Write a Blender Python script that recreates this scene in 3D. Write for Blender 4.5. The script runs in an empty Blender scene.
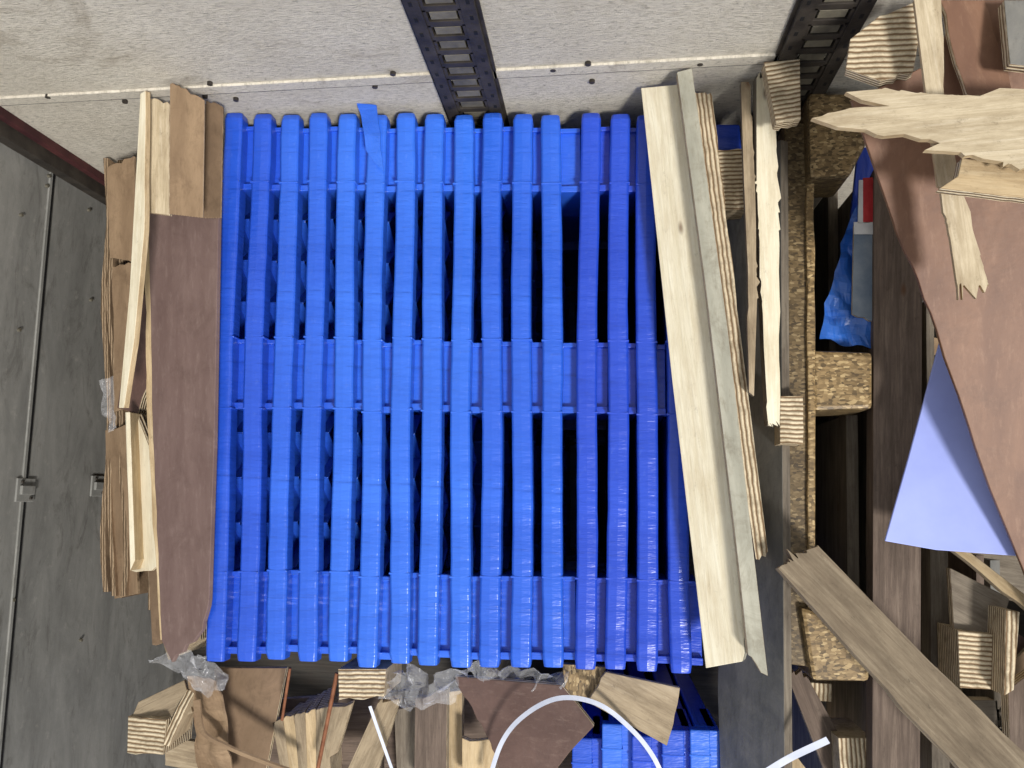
import bpy, bmesh, math, random
from mathutils import Vector, Matrix, noise
random.seed(4)
sc = bpy.context.scene
sc.view_settings.view_transform = 'Standard'

# ------------------------------------------------------------------ camera
F = 850.0
CAM = Vector((0, 0, 2.6))
n = Vector((88, -116, -F)).normalized()          # world -Z seen by the lens
Xc = Vector((1, 0, 88 / F)); Xc = (Xc - n * Xc.dot(n)).normalized()
Zc = -n
Yc = Zc.cross(Xc)
Rwc = Matrix((Xc, Yc, Zc)).transposed()
Rcw = Rwc.transposed()
cd = bpy.data.cameras.new('camera'); cam = bpy.data.objects.new('camera', cd)
sc.collection.objects.link(cam)
cam.matrix_world = Matrix.Translation(CAM) @ Rcw.to_4x4()
cd.sensor_width = 36; cd.lens = F / 1024 * 36; cd.clip_start = 0.02
sc.camera = cam

def ray(x, y):
    return Rcw @ Vector((x - 512, -(y - 384), -F))
def W(x, y, z):
    "measured photo point on the horizontal level z -> metres"
    d = ray(x, y); return CAM + d * ((z - CAM.z) / d.z)
def WY(x, y, Y):
    d = ray(x, y); return CAM + d * ((Y - CAM.y) / d.y)
def WX(x, y, X):
    d = ray(x, y); return CAM + d * ((X - CAM.x) / d.x)

# ------------------------------------------------------------------ materials
def lin(c):
    return tuple(((v / 255) / 12.92 if v / 255 <= .04045 else ((v / 255 + .055) / 1.055) ** 2.4) for v in c) + (1,)
def base(name, rough=.7, metal=0.0, spec=.3):
    m = bpy.data.materials.new(name); m.use_nodes = True
    nt = m.node_tree; b = nt.nodes['Principled BSDF']
    b.inputs['Roughness'].default_value = rough; b.inputs['Metallic'].default_value = metal
    b.inputs['Specular IOR Level'].default_value = spec
    tc = nt.nodes.new('ShaderNodeTexCoord')
    return m, nt, b, tc.outputs['Object']
def mapping(nt, src, scale, rot=(0, 0, 0)):
    mp = nt.nodes.new('ShaderNodeMapping'); mp.inputs['Scale'].default_value = scale
    mp.inputs['Rotation'].default_value = rot
    nt.links.new(src, mp.inputs['Vector']); return mp.outputs['Vector']
def noise_n(nt, vec, scale, detail=6, rough=.6, dist=0):
    t = nt.nodes.new('ShaderNodeTexNoise'); t.inputs['Scale'].default_value = scale
    t.inputs['Detail'].default_value = detail; t.inputs['Roughness'].default_value = rough
    t.inputs['Distortion'].default_value = dist
    nt.links.new(vec, t.inputs['Vector']); return t.outputs['Fac']
def ramp(nt, fac, stops):
    r = nt.nodes.new('ShaderNodeValToRGB'); e = r.color_ramp.elements
    while len(e) < len(stops): e.new(.5)
    for k, (p, c) in enumerate(stops):
        e[k].position = p; e[k].color = lin(c) if max(c) > 1.001 else tuple(c) + (1,)
    nt.links.new(fac, r.inputs['Fac']); return r.outputs['Color']
def mixc(nt, a, b, fac, mode='MIX'):
    m = nt.nodes.new('ShaderNodeMix'); m.data_type = 'RGBA'; m.blend_type = mode
    if isinstance(fac, float): m.inputs[0].default_value = fac
    else: nt.links.new(fac, m.inputs[0])
    for s, i in ((a, 6), (b, 7)):
        if isinstance(s, tuple): m.inputs[i].default_value = lin(s)
        else: nt.links.new(s, m.inputs[i])
    return m.outputs[2]
def bump(nt, b, h, st, dist=.003):
    bp = nt.nodes.new('ShaderNodeBump'); bp.inputs['Strength'].default_value = st
    bp.inputs['Distance'].default_value = dist
    nt.links.new(h, bp.inputs['Height']); nt.links.new(bp.outputs['Normal'], b.inputs['Normal'])
def vary(nt, col, lo=.82, hi=1.12):
    "each piece of timber has its own tone"
    oi = nt.nodes.new('ShaderNodeObjectInfo')
    mr = nt.nodes.new('ShaderNodeMapRange'); mr.inputs['To Min'].default_value = lo; mr.inputs['To Max'].default_value = hi
    nt.links.new(oi.outputs['Random'], mr.inputs['Value'])
    hs = nt.nodes.new('ShaderNodeHueSaturation'); nt.links.new(mr.outputs['Result'], hs.inputs['Value'])
    nt.links.new(col, hs.inputs['Color']); return hs.outputs['Color']
def grime(nt, col, oc, c, amt, scale=7, lo=.5):
    g = noise_n(nt, oc, scale, 12, .8, .6)
    return mixc(nt, col, c, ramp(nt, g, [(lo, (0, 0, 0)), (lo + .2, (amt, amt, amt))]))

def m_plain(name, c1, c2, scale=12, rough=.7, metal=0, st=.3, stretch=(1, 1, 1), lo=.35, hi=.65, spec=.3, scuff=None, gr=None):
    m, nt, b, oc = base(name, rough, metal, spec)
    f = noise_n(nt, mapping(nt, oc, stretch), scale)
    col = ramp(nt, f, [(lo, c1), (hi, c2)])
    if scuff:
        g = noise_n(nt, mapping(nt, oc, (4, 14, 4)), 6, 8, .75)
        col = mixc(nt, col, scuff, ramp(nt, g, [(.52, (0, 0, 0)), (.74, (.7, .7, .7))]))
    if gr: col = grime(nt, col, oc, gr, .6, 12)
    nt.links.new(col, b.inputs['Base Color'])
    f2 = noise_n(nt, oc, scale * 6)
    bump(nt, b, f2, st); return m
def m_wood(name, c1, c2, c3, stain=.0, st=.4, stainc=(70, 60, 52), var=(.84, 1.1)):
    m, nt, b, oc = base(name, .75, 0, .2)
    f = noise_n(nt, mapping(nt, oc, (1.6, 34, 34)), 3.2, 10, .7, .6)
    col = ramp(nt, f, [(.3, c1), (.52, c2), (.72, c3)])
    g = noise_n(nt, mapping(nt, oc, (3, 12, 12)), 2.6, 8, .72)
    col = mixc(nt, col, stainc, ramp(nt, g, [(.5 - stain * .1, (0, 0, 0)), (.72, (stain, stain, stain))]))
    d = noise_n(nt, mapping(nt, oc, (1, 1.6, 1.6)), 30, 10, .85)
    col = mixc(nt, col, tuple(int(v * .7) for v in stainc), ramp(nt, d, [(.56, (0, 0, 0)), (.7, (stain * .9,) * 3)]))
    v = nt.nodes.new('ShaderNodeTexVoronoi'); v.inputs['Scale'].default_value = 5.2
    nt.links.new(mapping(nt, oc, (1.2, 3.0, 3.0)), v.inputs['Vector'])
    k = ramp(nt, v.outputs['Distance'], [(.03, (1., 1., 1.)), (.1, (0, 0, 0))])
    kk = nt.nodes.new('ShaderNodeMath'); kk.operation = 'MULTIPLY'; kk.inputs[1].default_value = .7
    nt.links.new(k, kk.inputs[0])
    col = mixc(nt, col, (92, 58, 34), kk.outputs[0])
    col = vary(nt, col, *var)
    nt.links.new(col, b.inputs['Base Color']); bump(nt, b, f, st, .004); return m
def m_ply(name, axis, scale=38, light=(206, 190, 160), dark=(128, 104, 78)):
    m, nt, b, oc = base(name, .8, 0, .15)
    w = nt.nodes.new('ShaderNodeTexWave'); w.wave_type = 'BANDS'; w.bands_direction = axis
    w.inputs['Scale'].default_value = scale; w.inputs['Distortion'].default_value = 2.0
    w.inputs['Detail'].default_value = 3; w.inputs['Detail Scale'].default_value = 1.0
    nt.links.new(oc, w.inputs['Vector'])
    col = ramp(nt, w.outputs['Fac'], [(.1, dark), (.45, light), (1, tuple(min(255, c + 14) for c in light))])
    g = noise_n(nt, oc, 34, 10, .75)
    col = mixc(nt, col, (106, 88, 66), ramp(nt, g, [(.46, (0, 0, 0)), (.74, (.85, .85, .85))]))
    col = vary(nt, col, .85, 1.08)
    nt.links.new(col, b.inputs['Base Color']); bump(nt, b, w.outputs['Fac'], .7, .003); return m
def m_osb(name, bright=1.0):
    m, nt, b, oc = base(name, .5, 0, .45)
    v = nt.nodes.new('ShaderNodeTexVoronoi'); v.inputs['Scale'].default_value = 260
    nt.links.new(mapping(nt, oc, (1, .5, 1.0), (0, 0, .6)), v.inputs['Vector'])
    s = nt.nodes.new('ShaderNodeSeparateColor'); nt.links.new(v.outputs['Color'], s.inputs[0])
    cs = [(84, 68, 44), (118, 97, 63), (140, 117, 80), (176, 153, 112)]
    cs = [tuple(int(c * bright) for c in k) for k in cs]
    col = ramp(nt, s.outputs[0], [(.05, cs[0]), (.35, cs[1]), (.75, cs[2]), (.98, cs[3])])
    g = noise_n(nt, oc, 14, 8, .7)
    col = mixc(nt, col, (60, 48, 34), ramp(nt, g, [(.5, (0, 0, 0)), (.75, (.7, .7, .7))]))
    nt.links.new(col, b.inputs['Base Color']); bump(nt, b, s.outputs[1], .6, .003); return m

def m_blue(name, c1, c2, dirt=.26):
    m, nt, b, oc = base(name, .28, 0, .55)
    f = noise_n(nt, mapping(nt, oc, (1, 2.0, 1)), 2.2, 4)
    col = ramp(nt, f, [(.3, c1), (.7, c2)])
    g = noise_n(nt, mapping(nt, oc, (2, 1, 2)), 40, 9, .8)
    col = mixc(nt, col, (128, 156, 222), ramp(nt, g, [(.56, (0, 0, 0)), (.8, (dirt, dirt, dirt))]))
    s = noise_n(nt, mapping(nt, oc, (1, 9, 1)), 9, 6, .7)
    col = mixc(nt, col, tuple(int(v * .72) for v in c1), ramp(nt, s, [(.55, (0, 0, 0)), (.7, (.5, .5, .5))]))
    nt.links.new(col, b.inputs['Base Color'])
    h = noise_n(nt, mapping(nt, oc, (1, 5, 1)), 9, 4)
    bump(nt, b, h, .45, .008); return m
BLUES = [m_blue('blue_plastic_a', (28, 68, 178), (42, 88, 206)),
         m_blue('blue_plastic_b', (38, 90, 198), (56, 114, 226)),
         m_blue('blue_plastic_c', (30, 62, 176), (42, 80, 202)),
         m_blue('blue_plastic_dusty', (30, 84, 176), (60, 116, 206), .9),
         m_blue('blue_plastic_d', (34, 80, 190), (48, 102, 216))]

def m_wall():
    m, nt, b, oc = base('painted_ply_wall', .75, 0, .25)
    f = noise_n(nt, oc, 3.0, 8, .7)
    col = ramp(nt, f, [(.3, (208, 200, 184)), (.7, (234, 227, 212))])
    g = noise_n(nt, mapping(nt, oc, (9, 1, 40)), 8, 6, .75)
    col = mixc(nt, col, (152, 144, 128), ramp(nt, g, [(.46, (0, 0, 0)), (.74, (.8, .8, .8))]))
    s = noise_n(nt, oc, 90, 4, .7)
    col = mixc(nt, col, (120, 114, 102), ramp(nt, s, [(.58, (0, 0, 0)), (.75, (.7, .7, .7))]))
    k = noise_n(nt, mapping(nt, oc, (1, 1, 1)), 2.2, 10, .8, 1.5)
    col = mixc(nt, col, (128, 112, 88), ramp(nt, k, [(.56, (0, 0, 0)), (.68, (.6, .6, .6))]))
    nt.links.new(col, b.inputs['Base Color']); bump(nt, b, g, 1.0, .006); return m
def m_side():
    m, nt, b, oc = base('scuffed_grey_panel', .6, .0, .35)
    f = noise_n(nt, mapping(nt, oc, (1, 1.5, 5)), 2.4, 10, .72, .4)
    col = ramp(nt, f, [(.25, (106, 105, 101)), (.5, (130, 129, 124)), (.75, (152, 150, 144))])
    g = noise_n(nt, oc, 26, 8, .75)
    col = mixc(nt, col, (172, 168, 158), ramp(nt, g, [(.58, (0, 0, 0)), (.75, (.55, .55, .55))]))
    k = noise_n(nt, mapping(nt, oc, (1, 1, 3)), 5, 10, .8, 1.0)
    col = mixc(nt, col, (76, 72, 66), ramp(nt, k, [(.52, (0, 0, 0)), (.7, (.8, .8, .8))]))
    nt.links.new(col, b.inputs['Base Color']); bump(nt, b, g, .3); return m
WALL = m_wall(); SIDE = m_side()
STEEL = m_plain('dark_track_steel', (44, 40, 37), (70, 64, 57), 22, .55, .2)
STEELL = m_plain('worn_track_steel', (88, 84, 74), (120, 114, 98), 30, .55, .2)
BLACK = m_plain('black_sealant_hole_shade', (14, 14, 15), (28, 28, 28), 20)  # seam sealant; on the track rails it paints the dark of the holes
SEAM = m_plain('grey_sealant', (84, 80, 74), (110, 106, 98), 20)
MAROON = m_plain('maroon_rail_paint', (58, 30, 32), (86, 48, 46), 14)
FLOORM = m_wood('floor_planks', (44, 42, 40), (60, 57, 53), (76, 72, 66), .5)
CREAM = m_wood('cream_pine', (206, 195, 166), (222, 213, 188), (234, 228, 206), .5, stainc=(178, 158, 124), var=(.98, 1.03))
PINE = m_wood('yellow_pine', (170, 146, 110), (192, 170, 134), (210, 192, 158), .7, stainc=(126, 104, 76))
GREYW = m_wood('weathered_grey_wood', (98, 90, 80), (128, 118, 104), (152, 142, 126), .7)
BROWNW = m_wood('brown_grey_timber', (84, 72, 64), (112, 97, 86), (138, 122, 108), .7, var=(.98, 1.12))
TAN = m_wood('tan_board', (134, 118, 96), (164, 147, 121), (186, 170, 144), .8, stainc=(98, 84, 66))
GREENG = m_plain('grey_green_board', (144, 142, 128), (174, 171, 155), 10, .7, stretch=(.4, 3, 3), scuff=(120, 112, 94), gr=(112, 104, 88))
GREYB = m_plain('grey_coated_board', (100, 100, 96), (124, 122, 117), 8, .6, stretch=(.6, 2, 1), scuff=(78, 76, 72), gr=(144, 140, 130))
FILM = m_plain('brown_film_ply', (106, 86, 81), (124, 104, 98), 9, .45, 0, .15, (.5, 3, 1), .3, .7, scuff=(140, 121, 114), gr=(90, 72, 67))
FILMR = m_plain('red_brown_film_ply', (104, 74, 58), (132, 98, 76), 5, .5, 0, .25, (1, 3.5, 1), .3, .7, scuff=(146, 114, 92), gr=(92, 66, 52))
FILMT = m_plain('tan_brown_ply', (118, 97, 75), (140, 116, 92), 8, scuff=(96, 78, 60), gr=(84, 68, 52))
FILMD = m_plain('dark_brown_film', (78, 58, 52), (98, 76, 68), 7, .4, scuff=(118, 98, 88), gr=(66, 50, 46))
LILAC = m_plain('lilac_sheet', (146, 158, 220), (160, 172, 234), 5, .45, 0, .1)
CARD = m_plain('cardboard', (124, 102, 79), (152, 128, 101), 9, .85, 0, .4, (.5, 2, 1), scuff=(104, 84, 63), gr=(94, 74, 56))
CARDE = m_ply('cardboard_edge', 'Y', 55, (150, 128, 102), (84, 68, 52))
CARDD = m_plain('dark_cardboard', (100, 82, 64), (128, 106, 84), 9, .85, 0, .4, scuff=(84, 68, 52), gr=(76, 60, 46))
PLYY = m_ply('ply_edge_y', 'Y'); PLYX = m_ply('ply_edge_x', 'X'); PLYZ = m_ply('ply_edge_z', 'Z')
OSB = m_osb('osb_board', 1.08); OSBD = m_osb('osb_dark', .82)
WHITE = m_plain('white_strap_plastic', (190, 196, 212), (210, 214, 226), 20, .35, 0, .1)
RED = m_plain('red_label', (168, 40, 48), (190, 58, 60), 20, .5)
LABELW = m_plain('label_white', (196, 196, 196), (220, 220, 218), 20, .5)
PANELG = m_plain('pale_grey_panel', (104, 120, 138), (146, 156, 166), 12, .6)
RUST = m_plain('rusty_rod', (112, 68, 46), (146, 98, 70), 40, .7, .2)
PALET = m_wood('pale_tan_wood', (168, 152, 124), (196, 181, 153), (216, 204, 180), .8, stainc=(136, 118, 92), var=(.98, 1.06))
DIAG = m_wood('brown_weathered_plank', (106, 92, 76), (134, 120, 100), (158, 144, 122), .85, stainc=(88, 76, 62), var=(.98, 1.04))
def m_filmclear():
    m, nt, b, oc = base('clear_wrap', .12, 0, .8)
    b.inputs['Base Color'].default_value = (.72, .72, .74, 1)
    b.inputs['Alpha'].default_value = .22
    bump(nt, b, noise_n(nt, oc, 40, 4), 1.0, .01); return m
CLEAR = m_filmclear()

# ------------------------------------------------------------------ mesh helpers
YW = W(475, 103, 1.0).y
XW = WY(52, 152, YW).x
def link(ob, parent=None):
    sc.collection.objects.link(ob)
    if parent: ob.parent = parent
    return ob
def empty(name, loc=(0, 0, 0)):
    e = bpy.data.objects.new(name, None); e.location = loc; e.empty_display_size = .1
    sc.collection.objects.link(e); bpy.context.view_layer.update(); return e
def setparent(o, p):
    bpy.context.view_layer.update()
    o.parent = p; o.matrix_parent_inverse = p.matrix_world.inverted()

def rag_outline(pts, rag):
    "rag: edge -> (steps, amplitude) torn edge, or (teeth, min, max) long outward splinters"
    out = []
    N = len(pts)
    cen = sum(pts, Vector()) / N
    for i in range(N):
        a, b = pts[i], pts[(i + 1) % N]
        out.append(a)
        if rag and i in rag:
            r = rag[i]; k = r[0]
            e = (b - a)
            perp = Vector((-e.y, e.x, 0)).normalized()
            if perp.dot((a + b) / 2 - cen) < 0: perp = -perp
            if len(r) == 3:
                cuts = sorted(random.random() for _ in range(k - 1))
                cuts = [0] + cuts + [1]
                along = random.choice((-1, 1))
                for j in range(k):
                    c0, c1 = cuts[j], cuts[j + 1]
                    if c1 - c0 < .25 / k: continue
                    L = r[1] + (r[2] - r[1]) * random.random() ** 2.2
                    tip = (c0 + c1) / 2 + along * random.uniform(0, .45) * (c1 - c0)
                    out.append(a.lerp(b, c0 + .06 * (c1 - c0)) - perp * random.uniform(0, r[1]))
                    out.append(a.lerp(b, tip) + perp * L)
                    out.append(a.lerp(b, c1 - .06 * (c1 - c0)) - perp * random.uniform(0, r[1] * 1.5))
            else:
                for j in range(1, k):
                    t = (j + random.uniform(-.3, .3)) / k
                    out.append(a.lerp(b, t) + perp * abs(r[1]) * random.uniform(-1, 1))
    return out

def slab(name, P, h, top, side, rag=None, zbot=None, bev=.0012, parent=None, xd=None):
    """P: outline corners (photo x, photo y, height). h: thickness; zbot: stands down to that height."""
    if isinstance(P[0], Vector): pts = list(P)
    else:
        dz = 0
        while True:                       # stay on the room side of the back wall
            pts = [W(p[0], max(p[1], -1), p[2] + dz) for p in P]
            if max(p.y for p in pts) < YW - .008 or dz > .6: break
            dz += .01
    nn = Vector((0, 0, 0)); N = len(pts)
    for i in range(N):
        a, b = pts[i], pts[(i + 1) % N]
        nn += Vector(((a.y - b.y) * (a.z + b.z), (a.z - b.z) * (a.x + b.x), (a.x - b.x) * (a.y + b.y)))
    nn.normalize()
    if nn.z < 0: nn = -nn
    if xd: ex = (pts[xd[1]] - pts[xd[0]])
    else: ex = max(((pts[(i + 1) % N] - pts[i]) for i in range(N)), key=lambda v: v.length)
    c = sum(pts, Vector()) / N
    ex = (ex - nn * ex.dot(nn)).normalized(); ey = nn.cross(ex)
    M = Matrix((ex, ey, nn)).transposed().to_4x4(); M.translation = c
    Mi = M.inverted()
    pts = rag_outline(pts, rag)
    loc = []
    for p in pts:
        q = Mi @ p; q.z = 0; loc.append(q)
    area = sum(loc[i].x * loc[(i + 1) % len(loc)].y - loc[(i + 1) % len(loc)].x * loc[i].y for i in range(len(loc)))
    if area < 0: loc.reverse()
    bm = bmesh.new()
    tv = [bm.verts.new(q) for q in loc]
    bv = []
    for q in loc:
        if zbot is None: bv.append(bm.verts.new((q.x, q.y, -h)))
        else:
            w = M @ q; w.z = min(zbot, w.z - .005); bv.append(bm.verts.new(Mi @ w))
    f = bm.faces.new(tv); f.material_index = 0
    f2 = bm.faces.new(list(reversed(bv))); f2.material_index = 0
    L = len(tv)
    for i in range(L):
        s = bm.faces.new((tv[(i + 1) % L], tv[i], bv[i], bv[(i + 1) % L])); s.material_index = 1
    bm.normal_update()
    me = bpy.data.meshes.new(name); bm.to_mesh(me); bm.free()
    me.materials.append(top); me.materials.append(side)
    ob = bpy.data.objects.new(name, me); link(ob); ob.matrix_world = M
    if bev:
        md = ob.modifiers.new('bevel', 'BEVEL'); md.width = bev; md.segments = 2; md.limit_method = 'ANGLE'
        md.angle_limit = math.radians(50)
    if parent: setparent(ob, parent)
    return ob

def addbox(bm, x0, x1, y0, y1, z0, z1, mi=0, xs=0.0):
    "box, xs = sideways drift per metre of -Y"
    vs = []
    for z in (z0, z1):
        for (x, y) in ((x0, y0), (x1, y0), (x1, y1), (x0, y1)):
            vs.append(bm.verts.new((x + xs * (-y), y, z)))
    for q in ((3, 2, 1, 0), (4, 5, 6, 7), (0, 1, 5, 4), (1, 2, 6, 5), (2, 3, 7, 6), (3, 0, 4, 7)):
        f = bm.faces.new([vs[k] for k in q]); f.material_index = mi
def mesh_ob(name, bm, mats, M=None, bev=0, parent=None, smooth=False):
    bmesh.ops.recalc_face_normals(bm, faces=bm.faces)
    me = bpy.data.meshes.new(name); bm.to_mesh(me); bm.free()
    for m in mats: me.materials.append(m)
    if smooth:
        for p in me.polygons: p.use_smooth = True
    ob = bpy.data.objects.new(name, me); link(ob)
    if M: ob.matrix_world = M
    if bev:
        md = ob.modifiers.new('bevel', 'BEVEL'); md.width = bev; md.segments = 2; md.limit_method = 'ANGLE'
    if parent: setparent(ob, parent)
    return ob
def sheet(name, P, mat, nx=14, ny=14, amp=.01, freq=9, thick=.0, seed=0, parent=None):
    "crumpled quad sheet from four measured corners"
    c = [W(*p) for p in P]
    o = sum(c, Vector()) / 4
    bm = bmesh.new(); g = []
    for j in range(ny + 1):
        r = []
        for i in range(nx + 1):
            u, v = i / nx, j / ny
            p = (c[0] * (1 - u) + c[1] * u) * (1 - v) + (c[3] * (1 - u) + c[2] * u) * v
            nz = noise.noise_vector(p * freq + Vector((seed, 0, 0)))
            n2 = noise.noise_vector(p * freq * 3.1 + Vector((seed, 7, 0)))
            p = p + Vector((nz.x * .8, nz.y * .8, abs(nz.z) * 1.3)) * amp + n2 * amp * .5
            r.append(bm.verts.new(p - o))
        g.append(r)
    for j in range(ny):
        for i in range(nx):
            bm.faces.new((g[j][i], g[j][i + 1], g[j + 1][i + 1], g[j + 1][i]))
    ob = mesh_ob(name, bm, [mat], Matrix.Translation(o), parent=parent)
    if thick:
        md = ob.modifiers.new('solid', 'SOLIDIFY'); md.thickness = thick
    return ob
def ribbon(name, P, w, mat, thick=.0012, tilt=0):
    pts = [W(*p) for p in P]
    Q = []
    ext = [pts[0] * 2 - pts[1]] + pts + [pts[-1] * 2 - pts[-2]]
    for i in range(1, len(ext) - 2):
        for k in range(10):
            t = k / 10
            a, b, c, d = ext[i - 1:i + 3]
            Q.append(.5 * ((2 * b) + (c - a) * t + (2 * a - 5 * b + 4 * c - d) * t * t + (3 * b - a - 3 * c + d) * t ** 3))
    Q.append(pts[-1])
    o = Q[len(Q) // 2].copy()
    bm = bmesh.new(); prev = None
    for i, q in enumerate(Q):
        t = (Q[min(i + 1, len(Q) - 1)] - Q[max(i - 1, 0)]).normalized()
        s = t.cross(Vector((0, tilt, 1))).normalized() * w / 2
        a, b = bm.verts.new(q - s - o), bm.verts.new(q + s - o)
        if prev: bm.faces.new((prev[0], prev[1], b, a))
        prev = (a, b)
    ob = mesh_ob(name, bm, [mat], Matrix.Translation(o), smooth=False)
    md = ob.modifiers.new('solid', 'SOLIDIFY'); md.thickness = thick
    return ob
def rod(name, a, b, r, mat, seg=10, parent=None):
    a, b = (a if isinstance(a, Vector) else W(*a)), (b if isinstance(b, Vector) else W(*b))
    d = b - a; bm = bmesh.new()
    bmesh.ops.create_cone(bm, cap_ends=True, segments=seg, radius1=r, radius2=r, depth=d.length)
    M = d.to_track_quat('Z', 'Y').to_matrix().to_4x4(); M.translation = (a + b) / 2
    return mesh_ob(name, bm, [mat], M, parent=parent)

# ------------------------------------------------------------------ shell
def shell(name, x0, x1, y0, y1, z0, z1, mat):
    bm = bmesh.new(); addbox(bm, x0, x1, y0, y1, z0, z1)
    return mesh_ob(name, bm, [mat])
shell('floor', XW - .1, 2.1, -1.9, YW + .1, -.06, 0, FLOORM)
shell('wall_back', XW - .1, 2.1, YW, YW + .06, 0, 2.0, WALL)
shell('wall_left', XW - .06, XW, -1.9, YW, 0, 1.55, SIDE)
shell('wall_right', 1.95, 2.01, -1.9, YW, 0, 1.3, SIDE)

pa, pb = WY(0, 104, YW), WY(765, 62, YW)
bm = bmesh.new()
addbox(bm, 0, 2.6, -.003, 0, -.003, .003, 1)
addbox(bm, 0, 2.6, -.005, 0, .003, .03, 0)
ang = math.atan2(pb.z - pa.z, pb.x - pa.x)
M = Matrix.Translation(pa) @ Matrix.Rotation(-ang, 4, 'Y')
mesh_ob('trim_1', bm, [WALL, SEAM], M)
e = empty('wall_screws', (0, YW, 1))
for (x, y) in [(48, 95), (210, 82), (236, 98), (205, 95), (393, 72), (375, 85), (588, 62), (592, 80), (553, 68), (700, 62), (125, 100), (690, 80)]:
    p = WY(x, y, YW)
    rod('screw_head', p + Vector((0, -.006, 0)), p + Vector((0, .004, 0)), .0055, STEEL, 8, e)
ribbon('frayed_string', [(178, 92, 1.1), (182, 76, 1.12), (196, 70, 1.12), (208, 78, 1.1), (218, 76, 1.1)], .007, RUST, .004)
ribbon('frayed_string.001', [(184, 86, 1.1), (194, 78, 1.1), (206, 72, 1.12), (212, 82, 1.09)], .005, CARD, .003)

def track(name, xc, w):
    bm = bmesh.new()
    z0, z1 = .02, 1.98
    a = w / 2
    addbox(bm, -a, a, -.003, 0, z0, z1, 2)
    addbox(bm, -a, -a + .024, -.014, -.003, z0, z1, 0)
    addbox(bm, a - .024, a, -.014, -.003, z0, z1, 0)
    addbox(bm, -a - .006, -a, -.005, 0, z0, z1, 0)
    addbox(bm, a, a + .006, -.005, 0, z0, z1, 0)
    z = z0 + .02
    while z < z1 - .06:
        addbox(bm, -a + .024, a - .024, -.012, -.003, z, z + .016, 0)
        addbox(bm, -a + .034, a - .034, -.0105, -.003, z + .020, z + .041, 1)
        addbox(bm, -a + .024, -a + .030, -.012, -.003, z + .016, z + .05, 0)
        addbox(bm, a - .030, a - .024, -.012, -.003, z + .016, z + .05, 0)
        addbox(bm, -a + .007, -a + .013, -.0146, -.0138, z + .02, z + .032, 2)  # solid black pad, shade of a side hole put in as colour
        addbox(bm, a - .013, a - .007, -.0146, -.0138, z + .02, z + .032, 2)
        z += .045
    return mesh_ob(name, bm, [STEEL, STEELL, BLACK], Matrix.Translation((xc, YW, 0)), bev=.001)
t1 = (WY(476, 110, YW).x + WY(440, 0, YW).x) / 2
t2 = (WY(842, 0, YW).x + WY(800, 65, YW).x) / 2
track('cargo_track_rail', t1, .112)
track('cargo_track_rail.001', t2, .112)

zc = WX(42, 300, XW).z
bm = bmesh.new()
addbox(bm, 0, .003, -1.9, YW, -.003, .003, 1)
addbox(bm, 0, .004, -1.9, YW, .006, .014, 0)
mesh_ob('trim_2', bm, [SIDE, BLACK], Matrix.Translation((XW, 0, zc)))
bm = bmesh.new()
addbox(bm, 0, .03, -.05, 0, .02, 1.5, 0); addbox(bm, 0, .045, -.02, 0, .02, 1.5, 1)
mesh_ob('trim_3', bm, [STEEL, MAROON], Matrix.Translation((XW, YW, 0)), bev=.002)
for k, (x, y) in enumerate([(24, 490), (97, 486)]):
    p = WX(x, y, XW); bm = bmesh.new()
    addbox(bm, 0, .005, -.026, .026, -.03, .03, 0)
    addbox(bm, .005, .012, -.010, .010, -.022, .022, 0)
    addbox(bm, .005, .009, -.021, -.015, -.02, -.012, 1); addbox(bm, .005, .009, .015, .021, .012, .02, 1)
    mesh_ob('wall_latch' + ('.001' if k else ''), bm, [SIDE, STEEL], Matrix.Translation(p), bev=.0015)
e = empty('wall_bolts', (XW, 0, 1))
for (x, y) in [(48, 176), (46, 186), (20, 215), (18, 330), (90, 300), (12, 600), (80, 640), (88, 210)]:
    p = WX(x, y, XW); rod('bolt_head', p, p + Vector((.006, 0, 0)), .004, STEELL, 6, e)

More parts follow.
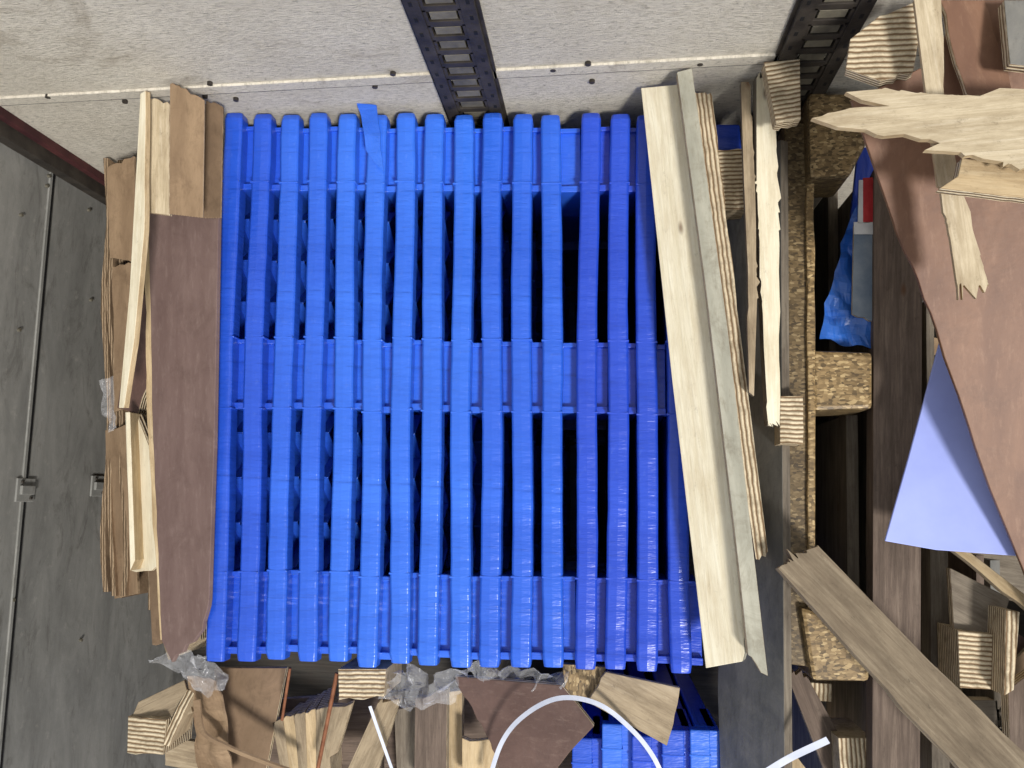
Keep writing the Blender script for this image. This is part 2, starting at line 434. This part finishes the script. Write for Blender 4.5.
# ------------------------------------------------------------------ blue pallets
TOPX = [232, 261, 290, 318, 347, 376, 405, 434, 463, 492, 522, 551, 590, 620, 646, 672]
BOTX = [213, 245, 274, 306, 338, 367, 398, 428, 459, 490, 521, 553, 585, 616, 648, 682]
BOTY = [662, 662, 660, 662, 662, 668, 664, 666, 668, 668, 668, 668, 670, 670, 672, 674]
def pallet(i, zt=1.0, name='plastic_pallet'):
    A = W(TOPX[i], 112 + (i % 3), zt); B = W(BOTX[i], BOTY[i], zt)
    if i < 15:
        g0 = W(TOPX[i + 1], 112, zt).x - A.x; g1 = W(BOTX[i + 1], 665, zt).x - B.x
    else: g0 = g1 = .058
    ln = A.y - B.y; dr = (B.x - A.x) / ln
    t = .0385
    bm = bmesh.new()
    rnd = random.Random(i * 7 + 1)
    ph = rnd.uniform(0, 6); am = rnd.uniform(.001, .0026)
    ys = [0, .012] + [k / 22 for k in range(1, 22)] + [.985, 1.0]
    prev = None
    def ring(y, dx, wd, zd):
        x0, x1 = -wd / 2 + dx + dr * y, wd / 2 + dx + dr * y
        c = .004; D = -.034
        prof = [(x0, D), (x0, -c + zd), (x0 + c, zd), (x0 + wd * .5, zd + .0012), (x1 - c, zd), (x1, -c + zd), (x1, D)]
        return [bm.verts.new((x, -y, z)) for x, z in prof]
    for k, u in enumerate(ys):
        wd = t * (1 + rnd.uniform(-.025, .025)); zd = rnd.uniform(-.0012, .0012)
        if k in (0, len(ys) - 1): wd *= .9; zd = -.004
        r = ring(ln * u, am * math.sin(u * 8 + ph) + rnd.uniform(-.0005, .0005), wd, zd)
        if prev:
            for q in range(6): bm.faces.new((prev[q], prev[q + 1], r[q + 1], r[q]))
            bm.faces.new((prev[6], prev[0], r[0], r[6]))
        else: bm.faces.new(r)
        prev = r
    bm.faces.new(list(reversed(prev)))
    addbox(bm, -.016, -.009, -ln * .995, -ln * .005, -1.0, -.03, 0, dr)
    addbox(bm, -t / 2, t / 2, -ln, 0, -1.0, -.965, 0, dr)
    for u in (.135, .43, .56, .848):
        addbox(bm, -t / 2 - .0008, t / 2 + .0008, -ln * u - .002, -ln * u + .002, -.03, .001, 0, dr)
    rows = [(.02, .142), (.432, .556), (.85, .985)]
    for (a, b) in rows:
        gm = g0 + (g1 - g0) * (a + b) / 2
        for (zf, zb) in ((-.026, -.17), (-.42, -.58), (-.84, -1.0)):
            y0, y1 = -ln * b, -ln * a
            x0 = t / 2 - .004 if zf > -.03 else -.01
            x1 = gm - t / 2 + .001
            addbox(bm, x0, x1, y0, y1, zb, zf - .008, 0, dr)
            addbox(bm, x0, x1, y0 - .004, y0 + .009, zb, zf + .006, 0, dr)
            addbox(bm, x0, x1, y1 - .007, y1 + .002, zb, zf, 0, dr)
        addbox(bm, -.01, gm - t / 2 - .002, -ln * b + .02, -ln * a - .02, -1.0, -.04, 0, dr)
    def rib(ya, yb, za, zb, w=.010):
        d = Vector((0, yb - ya, zb - za)).normalized(); nrm = Vector((0, -d.z, d.y)) * .002
        vs = []
        for x in (-.010, w):
            for (yy, zz) in ((ya, za), (yb, zb)):
                for s in (-1, 1):
                    vs.append(bm.verts.new((x - dr * yy, yy + nrm.y * s, zz + nrm.z * s)))
        for q in ((0, 1, 3, 2), (4, 6, 7, 5), (0, 2, 6, 4), (1, 5, 7, 3), (0, 4, 5, 1), (2, 3, 7, 6)):
            bm.faces.new([vs[m] for m in q])
    for (a, b) in ((.145, .432), (.558, .85)):
        K = 7
        for k in range(K):
            ya, yb = -ln * (a + (b - a) * k / K), -ln * (a + (b - a) * (k + 1) / K)
            for bz in (-.08, -.22, -.38, -.62):
                rib(ya, yb, bz - (.0 if k % 2 else .07), bz - (.07 if k % 2 else .0))
    mat = BLUES[[0, 0, 4, 4, 1, 1, 1, 1, 1, 4, 4, 4, 2, 2, 2, 2][i]]
    return mesh_ob(name if i == 0 else '%s.%03d' % (name, i), bm, [mat], Matrix.Translation(A), bev=.0014)
for i in range(16): pallet(i)
sheet('torn_plastic_flap', [(358, 104, 1.012), (377, 105, 1.02), (385, 172, 1.012), (366, 150, 1.012)], BLUES[1], 6, 10, .006, 10, .002, 3)

# ------------------------------------------------------------------ left pile
k = 0
for (x0, x1, yt, yb, z, m) in [(104, 109, 158, 592, .80, CARDE), (110, 114, 172, 596, .84, CARDE), (115, 120, 160, 598, .82, CARDE),
                           (121, 126, 166, 596, .86, CARDE), (128, 133, 164, 588, .84, CARDE)]:
    nseg = 14; Lp = []; Rp = []
    for j in range(nseg + 1):
        y = yt + (yb - yt) * j / nseg; dx = 3.0 * math.sin(j * .9 + k) + random.uniform(-1.5, 1.5)
        Lp.append((x0 + dx, y, z)); Rp.append((x1 + dx, y, z))
    slab('cardboard_sheet' if k == 0 else 'cardboard_sheet.%03d' % k, Lp + Rp[::-1], 0, m, CARD, zbot=0, bev=0, xd=(0, nseg)); k += 1
slab('cardboard_panel', [(106, 168, .88), (134, 156, .9), (136, 262, .9), (110, 258, .88)], .006, CARD, CARDE, {0: (6, .004), 2: (6, .004)})
slab('cardboard_panel.001', [(112, 266, .87), (138, 262, .9), (137, 405, .9), (114, 412, .87)], .006, CARD, CARDE, {0: (6, .003), 3: (8, .003)})
slab('cardboard_panel.002', [(108, 430, .83), (126, 424, .88), (131, 560, .88), (146, 592, .85), (108, 600, .83)], .006, CARD, CARDE, {4: (8, .003), 0: (4, .004)})
slab('pine_board', [(139, 93, 1.04), (147, 91, 1.04), (143, 230, 1.02), (133, 340, .99), (126, 408, .96), (118, 408, .96), (130, 290, .99)], .012, CREAM, PINE, {1: (6, .001)})
slab('pine_board.001', [(148, 97, 1.02), (169, 104, 1.02), (169, 215, 1.0), (146, 212, 1.0)], .012, PALET, PLYZ, {0: (7, .004)})
slab('cardboard_panel.003', [(170, 84, 1.05), (182, 88, 1.05), (204, 100, 1.05), (203, 218, 1.01), (169, 214, 1.01)], .004, CARD, CARDE, {0: (4, .004), 1: (5, .003)})
slab('cardboard_panel.004', [(206, 100, 1.04), (223, 107, 1.04), (221, 218, 1.01), (203, 218, 1.01)], .004, CARDD, CARDE, {0: (4, .003)})
slab('cardboard_panel.005', [(179, 92, 1.055), (183, 94, 1.055), (182, 215, 1.03), (178, 215, 1.03)], .003, CARDE, CARDE)
slab('cardboard_panel.006', [(202, 102, 1.055), (206, 104, 1.055), (205, 215, 1.03), (201, 215, 1.03)], .003, CARDE, CARDE)
slab('film_faced_plywood', [(147, 197, .97), (185, 203, 1.01), (222, 213, 1.03), (214, 440, 1.03), (205, 600, 1.03), (200, 630, 1.02), (174, 662, .98), (164, 640, .97), (152, 420, .97)],
     .01, FILM, FILM, {0: (5, .003), 4: (4, .002), 5: (6, .005), 7: (10, .0015), 8: (10, .0015)})
slab('film_faced_plywood.002', [(144, 200, .962), (150, 200, .962), (156, 420, .96), (168, 640, .96), (160, 640, .96), (147, 420, .96)], .012, PINE, PLYZ, {4: (10, .002), 5: (10, .002)})
slab('film_faced_plywood.001', [(134, 300, .9), (152, 290, .9), (150, 380, .9), (138, 414, .9), (117, 408, .9)], .012, FILMD, PLYZ, {2: (4, .006)}, zbot=.1)
slab('pine_board.002', [(126, 412, .9), (135, 414, .92), (159, 470, .94), (162, 568, .94), (131, 571, .9), (127, 470, .9)], .015, CREAM, PLYZ, {3: (5, .004)}, xd=(2, 3))
slab('pine_board.003', [(126, 412, .95), (130, 412, .95), (135, 560, .95), (130, 571, .95)], .0, CREAM, PINE, zbot=.8)
slab('osb_offcut', [(148, 565, .88), (168, 560, .88), (172, 640, .88), (152, 645, .88)], .015, CARDD, CARDE, {2: (4, .006)}, zbot=.2)
slab('plywood_sheet', [(140, 470, .86), (205, 470, .86), (200, 640, .86), (168, 660, .86), (150, 600, .86)], .02, TAN, PLYZ, zbot=.0)
for q in range(5):
    x = 150 + q * 14
    slab('cardboard_sheet.%03d' % (k + q), [(x, 152, .84), (x + 5, 152, .84), (x + 3 - q, 610, .84), (x - 2 - q, 610, .84)], 0, CARDE, CARDD, zbot=0, bev=0)
sheet('plastic_wrap', [(160, 652, .93), (205, 650, .95), (226, 686, .9), (200, 690, .88)], CLEAR, 16, 14, .03, 18, 0, 5)
sheet('plastic_wrap.001', [(104, 385, .86), (116, 380, .86), (118, 430, .86), (108, 435, .86)], CLEAR, 10, 12, .015, 18, 0, 9)

# ------------------------------------------------------------------ bottom pile
slab('plywood_block', [(128, 716, .9), (166, 720, .9), (163, 755, .9), (127, 753, .9)], .12, PLYY, PLYZ, {0: (4, .002), 2: (4, .003)}, xd=(0, 1))
slab('pine_offcut', [(138, 702, .89), (184, 680, .86), (193, 712, .86), (166, 728, .89), (130, 724, .89)], .02, TAN, PLYZ)
slab('pine_offcut.001', [(164, 745, .9), (192, 712, .88), (190, 690, .86), (198, 705, .84), (194, 730, .84)], .02, TAN, PLYZ)
sheet('crumpled_cardboard', [(190, 676, .86), (218, 680, .9), (236, 790, .84), (204, 790, .8)], CARD, 14, 16, .015, 11, .004, 2)
ribbon('cardboard_edge_strip', [(196, 700, .9), (202, 732, .9), (228, 748, .89), (262, 762, .87), (300, 775, .85)], .016, CARD, .004, -1.2)
slab('film_faced_offcut', [(214, 668, .78), (286, 668, .78), (262, 790, .78), (214, 790, .78)], .015, FILMT, PLYZ)
e = empty('plywood_offcut_stack', W(300, 735, .8))
for q in range(5):
    o = slab('ply_layer_%d' % q, [(272 + q * 11, 722 - q * 3, .78 + q * .012), (282 + q * 11, 718 - q * 3, .78 + q * .012), (300 + q * 8, 790, .78), (284 + q * 8, 790, .78)], .09,
         PINE if q % 2 else TAN, PLYZ, {0: (3, .004)}); setparent(o, e)
slab('film_faced_offcut.001', [(270, 700, .7), (420, 690, .7), (420, 790, .7), (260, 790, .7)], .02, BROWNW, PLYZ)
rod('rusty_rod', (337, 673, .9), (316, 778, .86), .004, RUST)
rod('rusty_rod.001', (290, 668, .88), (282, 720, .84), .003, RUST)
slab('plywood_block.001', [(338, 669, .94), (386, 669, .94), (384, 697, .94), (339, 700, .94)], .14, PLYY, PLYZ, {2: (5, .003)}, xd=(0, 1))
slab('pine_offcut.002', [(378, 703, .86), (400, 700, .86), (372, 790, .83), (338, 790, .83)], .025, TAN, PLYZ, {0: (3, .002, .008)})
slab('pine_offcut.003', [(320, 708, .84), (352, 704, .85), (338, 752, .82), (326, 760, .82)], .02, TAN, PLYZ, {0: (4, .006)})
slab('weathered_plank', [(415, 698, .9), (447, 690, .9), (446, 800, .9), (414, 800, .9)], .03, BROWNW, PLYZ, {0: (4, .004)})
slab('pine_offcut.004', [(448, 692, .84), (462, 690, .84), (462, 800, .84), (449, 800, .84)], .03, PINE, PLYZ)
slab('pine_offcut.005', [(394, 712, .82), (416, 706, .82), (414, 800, .82), (398, 800, .82)], .03, GREYW, PLYZ, {0: (4, .004)})
slab('grey_coated_board', [(384, 700, .76), (500, 690, .76), (590, 740, .76), (590, 810, .76), (384, 810, .76)], .02, BROWNW, PLYZ)
sheet('plastic_wrap.002', [(384, 672, .93), (475, 672, .93), (470, 692, .9), (392, 702, .9)], CLEAR, 26, 12, .035, 18, 0, 15)
sheet('plastic_wrap.003', [(470, 668, .92), (566, 675, .92), (560, 692, .9), (476, 688, .9)], CLEAR, 26, 12, .035, 18, 0, 25)
slab('film_faced_offcut.002', [(455, 676, .92), (562, 686, .94), (594, 726, .93), (570, 752, .92), (540, 790, .9), (508, 790, .9), (486, 735, .91)], .014, FILMD, PLYZ, {5: (7, .004), 6: (7, .004)})
slab('osb_offcut.001', [(562, 664, .93), (606, 667, .93), (598, 702, .93), (566, 694, .93)], .02, OSB, OSBD, {2: (4, .003)})
slab('plywood_offcut', [(606, 672, .95), (680, 688, .95), (667, 746, .95), (588, 702, .95)], .014, TAN, PLYZ, {1: (7, .003), 3: (4, .003)})
slab('plywood_offcut.001', [(462, 738, .9), (500, 742, .9), (490, 790, .9), (462, 790, .9)], .02, PINE, PLYZ, {0: (5, .005)})
ribbon('white_packing_strap', [(486, 790, .95), (502, 742, .97), (526, 714, .99), (560, 698, 1.0), (598, 704, .99), (630, 728, .97), (654, 758, .96), (672, 800, .94)], .0085, WHITE, .0008, .5)
ribbon('white_packing_strap.001', [(760, 776, 1.02), (790, 758, 1.04), (828, 740, 1.06)], .012, WHITE)
ribbon('white_packing_strap.002', [(370, 706, .92), (380, 735, .9), (396, 780, .88)], .006, WHITE)
def minipallet(idx, x0, x1, yt, z):
    A = W((x0 + x1) / 2, yt, z); w = (W(x1, yt, z) - W(x0, yt, z)).length
    bm = bmesh.new(); addbox(bm, -w / 2, w / 2, -.9, 0, -.03, 0); addbox(bm, -.006, .004, -.9, 0, -z, -.03)
    for (a, b) in ((-.13, -.005), (-.56, -.42), (-.89, -.77)):
        addbox(bm, w / 2 - .002, w / 2 + .022, a, b, -.2, -.02); addbox(bm, w / 2 - .002, w / 2 + .022, a - .003, a + .01, -.2, -.012)
        addbox(bm, -.006, w / 2 + .018, a, b, -z, -.05)
    addbox(bm, -w / 2 - .002, w / 2 + .002, -.05, -.045, -.03, .001); addbox(bm, -w / 2 - .002, w / 2 + .002, -.5, -.495, -.03, .001)
    mesh_ob('plastic_pallet.%03d' % (16 + idx), bm, [BLUES[idx % 3]], Matrix.Translation(A), bev=.003)
for q, (a, b, y) in enumerate([(572, 592, 738), (602, 622, 724), (632, 652, 736), (662, 684, 730), (690, 710, 730)]):
    minipallet(q, a, b, y, .85)

# ------------------------------------------------------------------ right: boards beside the pallets
slab('cream_board', [(641, 88, 1.03), (677, 84, 1.06), (700, 240, 1.06), (746, 628, 1.06), (742, 662, 1.06), (706, 668, 1.03), (672, 380, 1.03)], .022, CREAM, GREENG, {3: (3, .003)}, xd=(0, 5))
slab('grey_green_board', [(677, 72, 1.085), (692, 68, 1.085), (728, 330, 1.085), (768, 676, 1.085), (748, 655, 1.085), (738, 560, 1.085), (706, 290, 1.085)], .02, GREENG, PLYZ, {3: (5, .006)}, xd=(0, 5))
slab('plywood_sheet.001', [(695, 92, 1.03), (712, 95, 1.03), (740, 330, 1.03), (768, 552, 1.03), (756, 560, 1.03), (722, 330, 1.03)], 0, PLYY, TAN, {0: (3, .002, .006), 1: (12, .0015), 3: (3, .002, .012)}, zbot=.9, xd=(0, 4))
slab('plywood_block.002', [(716, 150, 1.0), (746, 149, 1.0), (746, 209, 1.0), (718, 211, 1.0)], .06, PLYY, PLYZ, {0: (3, .002), 1: (5, .003)}, xd=(0, 1))
slab('blue_plastic_block', [(708, 124, .95), (740, 124, .95), (742, 150, .95), (712, 150, .95)], .3, BLUES[2], BLUES[2], bev=.004)
slab('splintered_lath', [(741, 82, 1.04), (749, 82, 1.04), (755, 180, 1.04), (757, 300, 1.04), (754, 396, 1.04), (749, 392, 1.04), (747, 250, 1.04), (744, 180, 1.04)], .015, TAN, GREYW, {1: (7, .0003, .006), 2: (7, .0003, .006), 5: (8, .002)}, bev=0, xd=(0, 5))
slab('plywood_block.003', [(764, 62, 1.0), (800, 59, 1.0), (801, 119, 1.0), (776, 123, 1.0)], .03, PLYX, PLYZ, {2: (5, .003)}, xd=(0, 3))
slab('splintered_board', [(756, 78, 1.08), (775, 80, 1.08), (779, 250, 1.05), (780, 420, 1.03), (768, 426, 1.03), (762, 300, 1.05), (757, 180, 1.07)], .02, CREAM, GREYW, {0: (5, .002, .02), 1: (9, .0003, .009), 2: (8, .0015), 3: (4, .002, .03), 5: (8, .0003, .006), 4: (7, .0003, .006)}, bev=0, xd=(0, 4))
slab('grey_coated_board.001', [(782, 140, 1.0), (782, 425, 1.0), (784, 800, 1.0), (724, 800, .84), (712, 690, .84), (722, 560, .84), (722, 170, .84)], .018, GREYB, GREYW, xd=(1, 2))
slab('plywood_block.004', [(780, 396, 1.03), (803, 396, 1.03), (803, 444, 1.03), (780, 444, 1.03)], .05, PLYX, PLYZ, {1: (4, .002)}, xd=(1, 2))

e = empty('pressed_wood_pallet', W(812, 380, .9))
def eo(*a, **k):
    o = slab(*a, **k); setparent(o, e); return o
eo('deck_board', [(784, 122, .98), (812, 122, .98), (812, 240, .98), (815, 420, .98), (816, 668, .98), (787, 664, .98)], 0, OSBD, OSBD, zbot=.0, bev=.004)
eo('deck_edge', [(806, 98, .99), (814, 100, .99), (816, 668, .99), (808, 668, .99)], .05, OSB, OSB, {1: (14, .002), 3: (14, .002)}, bev=.003)
eo('block_1', [(808, 92, 1.0), (850, 93, 1.0), (868, 112, 1.0), (866, 145, 1.0), (850, 176, 1.0), (810, 178, 1.0)], .12, OSB, OSBD, bev=.008)
eo('block_2', [(812, 350, .99), (873, 352, .99), (873, 409, .99), (813, 411, .99)], .12, OSB, OSBD, bev=.008)
eo('block_3', [(800, 606, 1.0), (820, 612, 1.0), (870, 640, 1.0), (870, 682, 1.0), (812, 681, 1.0)], .12, OSB, OSBD, bev=.008)
slab('blue_plastic_sheet.001', [(858, 148, .86), (878, 146, .86), (878, 225, .86), (850, 225, .86)], .01, BLUES[2], BLUES[2])
sheet('blue_plastic_sheet', [(846, 215, .92), (866, 205, .92), (872, 348, .92), (818, 338, .92)], BLUES[3], 12, 16, .018, 14, .002, 41)
e2 = empty('labelled_panel', W(862, 270, .94))
o = slab('panel', [(854, 225, .945), (876, 225, .945), (875, 321, .945), (852, 314, .945)], .008, PANELG, PLYZ, {2: (4, .004)}); setparent(o, e2)
o = slab('red_label', [(863, 178, .95), (877, 177, .95), (876, 222, .95), (863, 223, .95)], .003, RED, RED, bev=0); setparent(o, e2)
o = slab('white_label', [(854, 222, .95), (876, 222, .95), (876, 234, .95), (854, 234, .95)], .003, LABELW, LABELW, bev=0); setparent(o, e2)
o = slab('white_label_edge', [(859, 180, .95), (863, 180, .95), (863, 223, .95), (858, 223, .95)], .003, LABELW, LABELW, bev=0); setparent(o, e2)
for q, (a, b, yt, yb, z, m) in enumerate([(828, 838, 190, 600, .5, GREYW), (846, 858, 415, 640, .8, GREYW), (822, 830, 415, 560, .4, GREYB), (930, 948, 540, 790, .8, GREYW), (976, 984, 555, 790, .68, BROWNW),
                                          (900, 910, 200, 400, .5, GREYB), (990, 1000, 560, 700, .6, GREYB), (955, 962, 640, 790, .7, TAN), (994, 1002, 690, 790, .8, GREYW), (820, 826, 640, 790, .7, GREYW), (926, 934, 300, 540, .8, GREYW)]):
    slab('weathered_board' if q == 0 else 'weathered_board.%03d' % q, [(a, yt, z), (b, yt, z), (b + 2, yb, z), (a + 2, yb, z)], 0, m, m, zbot=0, xd=(1, 2))
slab('upright_timber', [(874, 168, .96), (912, 196, .97), (922, 300, .97), (920, 800, .97), (872, 800, .96)], .07, BROWNW, BROWNW, {0: (5, .004)}, xd=(2, 3))
slab('upright_timber.001', [(886, 150, .85), (902, 160, .85), (906, 800, .85), (890, 800, .85)], 0, GREYW, GREYW, zbot=0, xd=(1, 2))

def zb(y): return 1.08 + .29 * (572 - y) / 572
slab('brown_plywood_sheet', [(x, y, zb(y)) for x, y in [(852, 100), (905, 76), (936, 60), (962, 0), (1100, 0), (1120, 800), (1075, 700), (1024, 572), (990, 490), (930, 312), (893, 220)]],
     .012, FILMR, FILMR, {6: (6, .003), 8: (8, .002), 9: (6, .002)})
slab('brown_plywood_sheet.001', [(940, 0, 1.39), (985, 0, 1.39), (1012, 92, 1.36), (968, 96, 1.36)], .012, FILMR, PLYZ, {1: (7, .004), 3: (6, .004)})
slab('plywood_block.005', [(850, 40, 1.34), (880, 14, 1.36), (918, 2, 1.36), (918, 44, 1.36), (914, 70, 1.36), (880, 82, 1.34), (846, 68, 1.34)], .03, PLYX, PLYZ, {1: (4, .004), 4: (5, .004)}, xd=(2, 4))
slab('splintered_plank', [(914, 0, 1.42), (940, 0, 1.42), (948, 110, 1.41), (962, 190, 1.38), (987, 286, 1.35), (957, 286, 1.35), (950, 240, 1.36), (936, 160, 1.39)], .012, PALET, PINE,
     {1: (5, .002), 2: (5, .0003, .004), 3: (6, .0003, .004), 4: (5, .004, .03), 6: (5, .0003, .004)}, bev=0, xd=(0, 5))
SP = [(812, 118), (850, 108), (890, 106), (862, 100), (846, 92), (880, 89), (930, 94), (980, 96), (1000, 88), (1090, 92), (1090, 180), (1010, 164), (960, 152), (925, 150), (940, 143), (905, 134), (884, 136), (860, 129), (838, 127)]
slab('splintered_plank.001', [(x, y, 1.46) for x, y in SP], .01, PALET, PINE,
     {0: (5, .0015), 1: (3, .001), 5: (5, .0003, .004), 6: (5, .0003, .004), 10: (5, .0005, .008), 11: (4, .0005, .006), 14: (4, .002), 16: (3, .002)}, bev=0, xd=(0, 9))
slab('plywood_block.006', [(940, 188, 1.43), (958, 176, 1.43), (962, 158, 1.43), (1000, 162, 1.43), (1080, 172, 1.43), (1080, 202, 1.43), (990, 194, 1.43)], .02, PINE, PLYZ, {3: (4, .003), 5: (6, .003)})
slab('pale_board', [(1004, 0, 1.42), (1060, 0, 1.42), (1060, 70, 1.42), (1010, 64, 1.42)], .02, GREYB, PLYZ)
slab('lilac_sheet', [(942, 334, 1.06), (965, 390, 1.06), (992, 455, 1.06), (1017, 556, 1.06), (936, 550, 1.06), (885, 541, 1.06), (908, 460, 1.06)], .006, LILAC, LILAC, bev=.0015)
slab('diagonal_plank', [(778, 568, 1.1), (790, 562, 1.1), (818, 545, 1.1), (930, 662, 1.12), (1080, 806, 1.15), (1000, 815, 1.15), (860, 660, 1.12)], .03,
     DIAG, TAN, {0: (2, .001, .01), 1: (4, .002, .022), 3: (6, .002), 5: (6, .003)}, xd=(2, 4))
slab('pine_batten', [(951, 549, 1.0), (962, 546, 1.0), (1040, 606, 1.02), (1034, 616, 1.02)], .02, PINE, TAN, {3: (5, .002)})
slab('plywood_block.007', [(958, 630, .92), (1002, 634, .92), (1002, 690, .92), (960, 688, .92)], .1, PLYX, PLYZ, {0: (4, .003)}, xd=(1, 2))
slab('plywood_sheet.002', [(1006, 610, .97), (1020, 612, .97), (1014, 690, .97), (1004, 696, .97)], .1, PLYY, PLYZ, xd=(0, 3))
slab('grey_coated_board.002', [(950, 568, .9), (1010, 598, .9), (1006, 612, .9), (1000, 634, .9), (954, 630, .9)], .02, GREYW, PLYZ)
slab('weathered_plank.001', [(1008, 690, .93), (1060, 650, .93), (1060, 800, .93), (1012, 800, .93)], .03, BROWNW, PLYZ)
slab('weathered_plank.002', [(960, 700, .8), (1010, 700, .8), (1012, 740, .8), (962, 735, .8)], .03, GREYW, PLYZ)
slab('splintered_offcut', [(786, 672, .86), (808, 678, .86), (870, 790, .84), (836, 800, .84)], .02, BROWNW, PLYZ, {0: (4, .002, .012)})
slab('plywood_block.008', [(838, 738, .9), (872, 738, .9), (876, 790, .9), (842, 790, .9)], .15, PLYX, PLYZ, xd=(0, 1))
slab('plywood_block.009', [(804, 682, .84), (832, 684, .84), (832, 702, .84), (808, 700, .84)], .1, PLYX, PLYZ)
e = empty('floor_debris', (0, 0, 0))
for q in range(60):
    x, y = random.uniform(-1.05, 1.7), random.choice([random.uniform(-1.6, -.55), random.uniform(-1.6, .45) ])
    if y > -.6 and x < .35: x = random.uniform(.4, 1.6)
    x = max(x, XW + .4)
    a = random.uniform(0, math.pi); l, w = random.uniform(.1, .3), random.uniform(.02, .07)
    z = random.uniform(.02, .4)
    d = Vector((math.cos(a), math.sin(a), random.uniform(-.2, .2))); s = Vector((-math.sin(a), math.cos(a), random.uniform(-.2, .2)))
    c = Vector((x, y, z + .09))
    o = slab('offcut_%d' % q, [c + d * l + s * w, c - d * l + s * w, c - d * l - s * w, c + d * l - s * w], .02,
         random.choice([TAN, PINE, BROWNW, GREYW, CARD, FILM]), PLYZ, {1: (4, .01), 3: (4, .01)}); setparent(o, e)

# ------------------------------------------------------------------ light
w = bpy.data.worlds.new('daylight'); sc.world = w; w.use_nodes = True
bg = w.node_tree.nodes['Background']; bg.inputs[0].default_value = (.93, .96, 1.0, 1); bg.inputs[1].default_value = .72
sd = bpy.data.lights.new('sun', 'SUN'); sd.energy = 3.6; sd.angle = math.radians(9); sd.color = (1, .97, .93)
so = bpy.data.objects.new('sun', sd); sc.collection.objects.link(so)
so.rotation_euler = Vector((-.42, .62, -1)).to_track_quat('-Z', 'Y').to_euler()
so.location = (1, -2, 4)
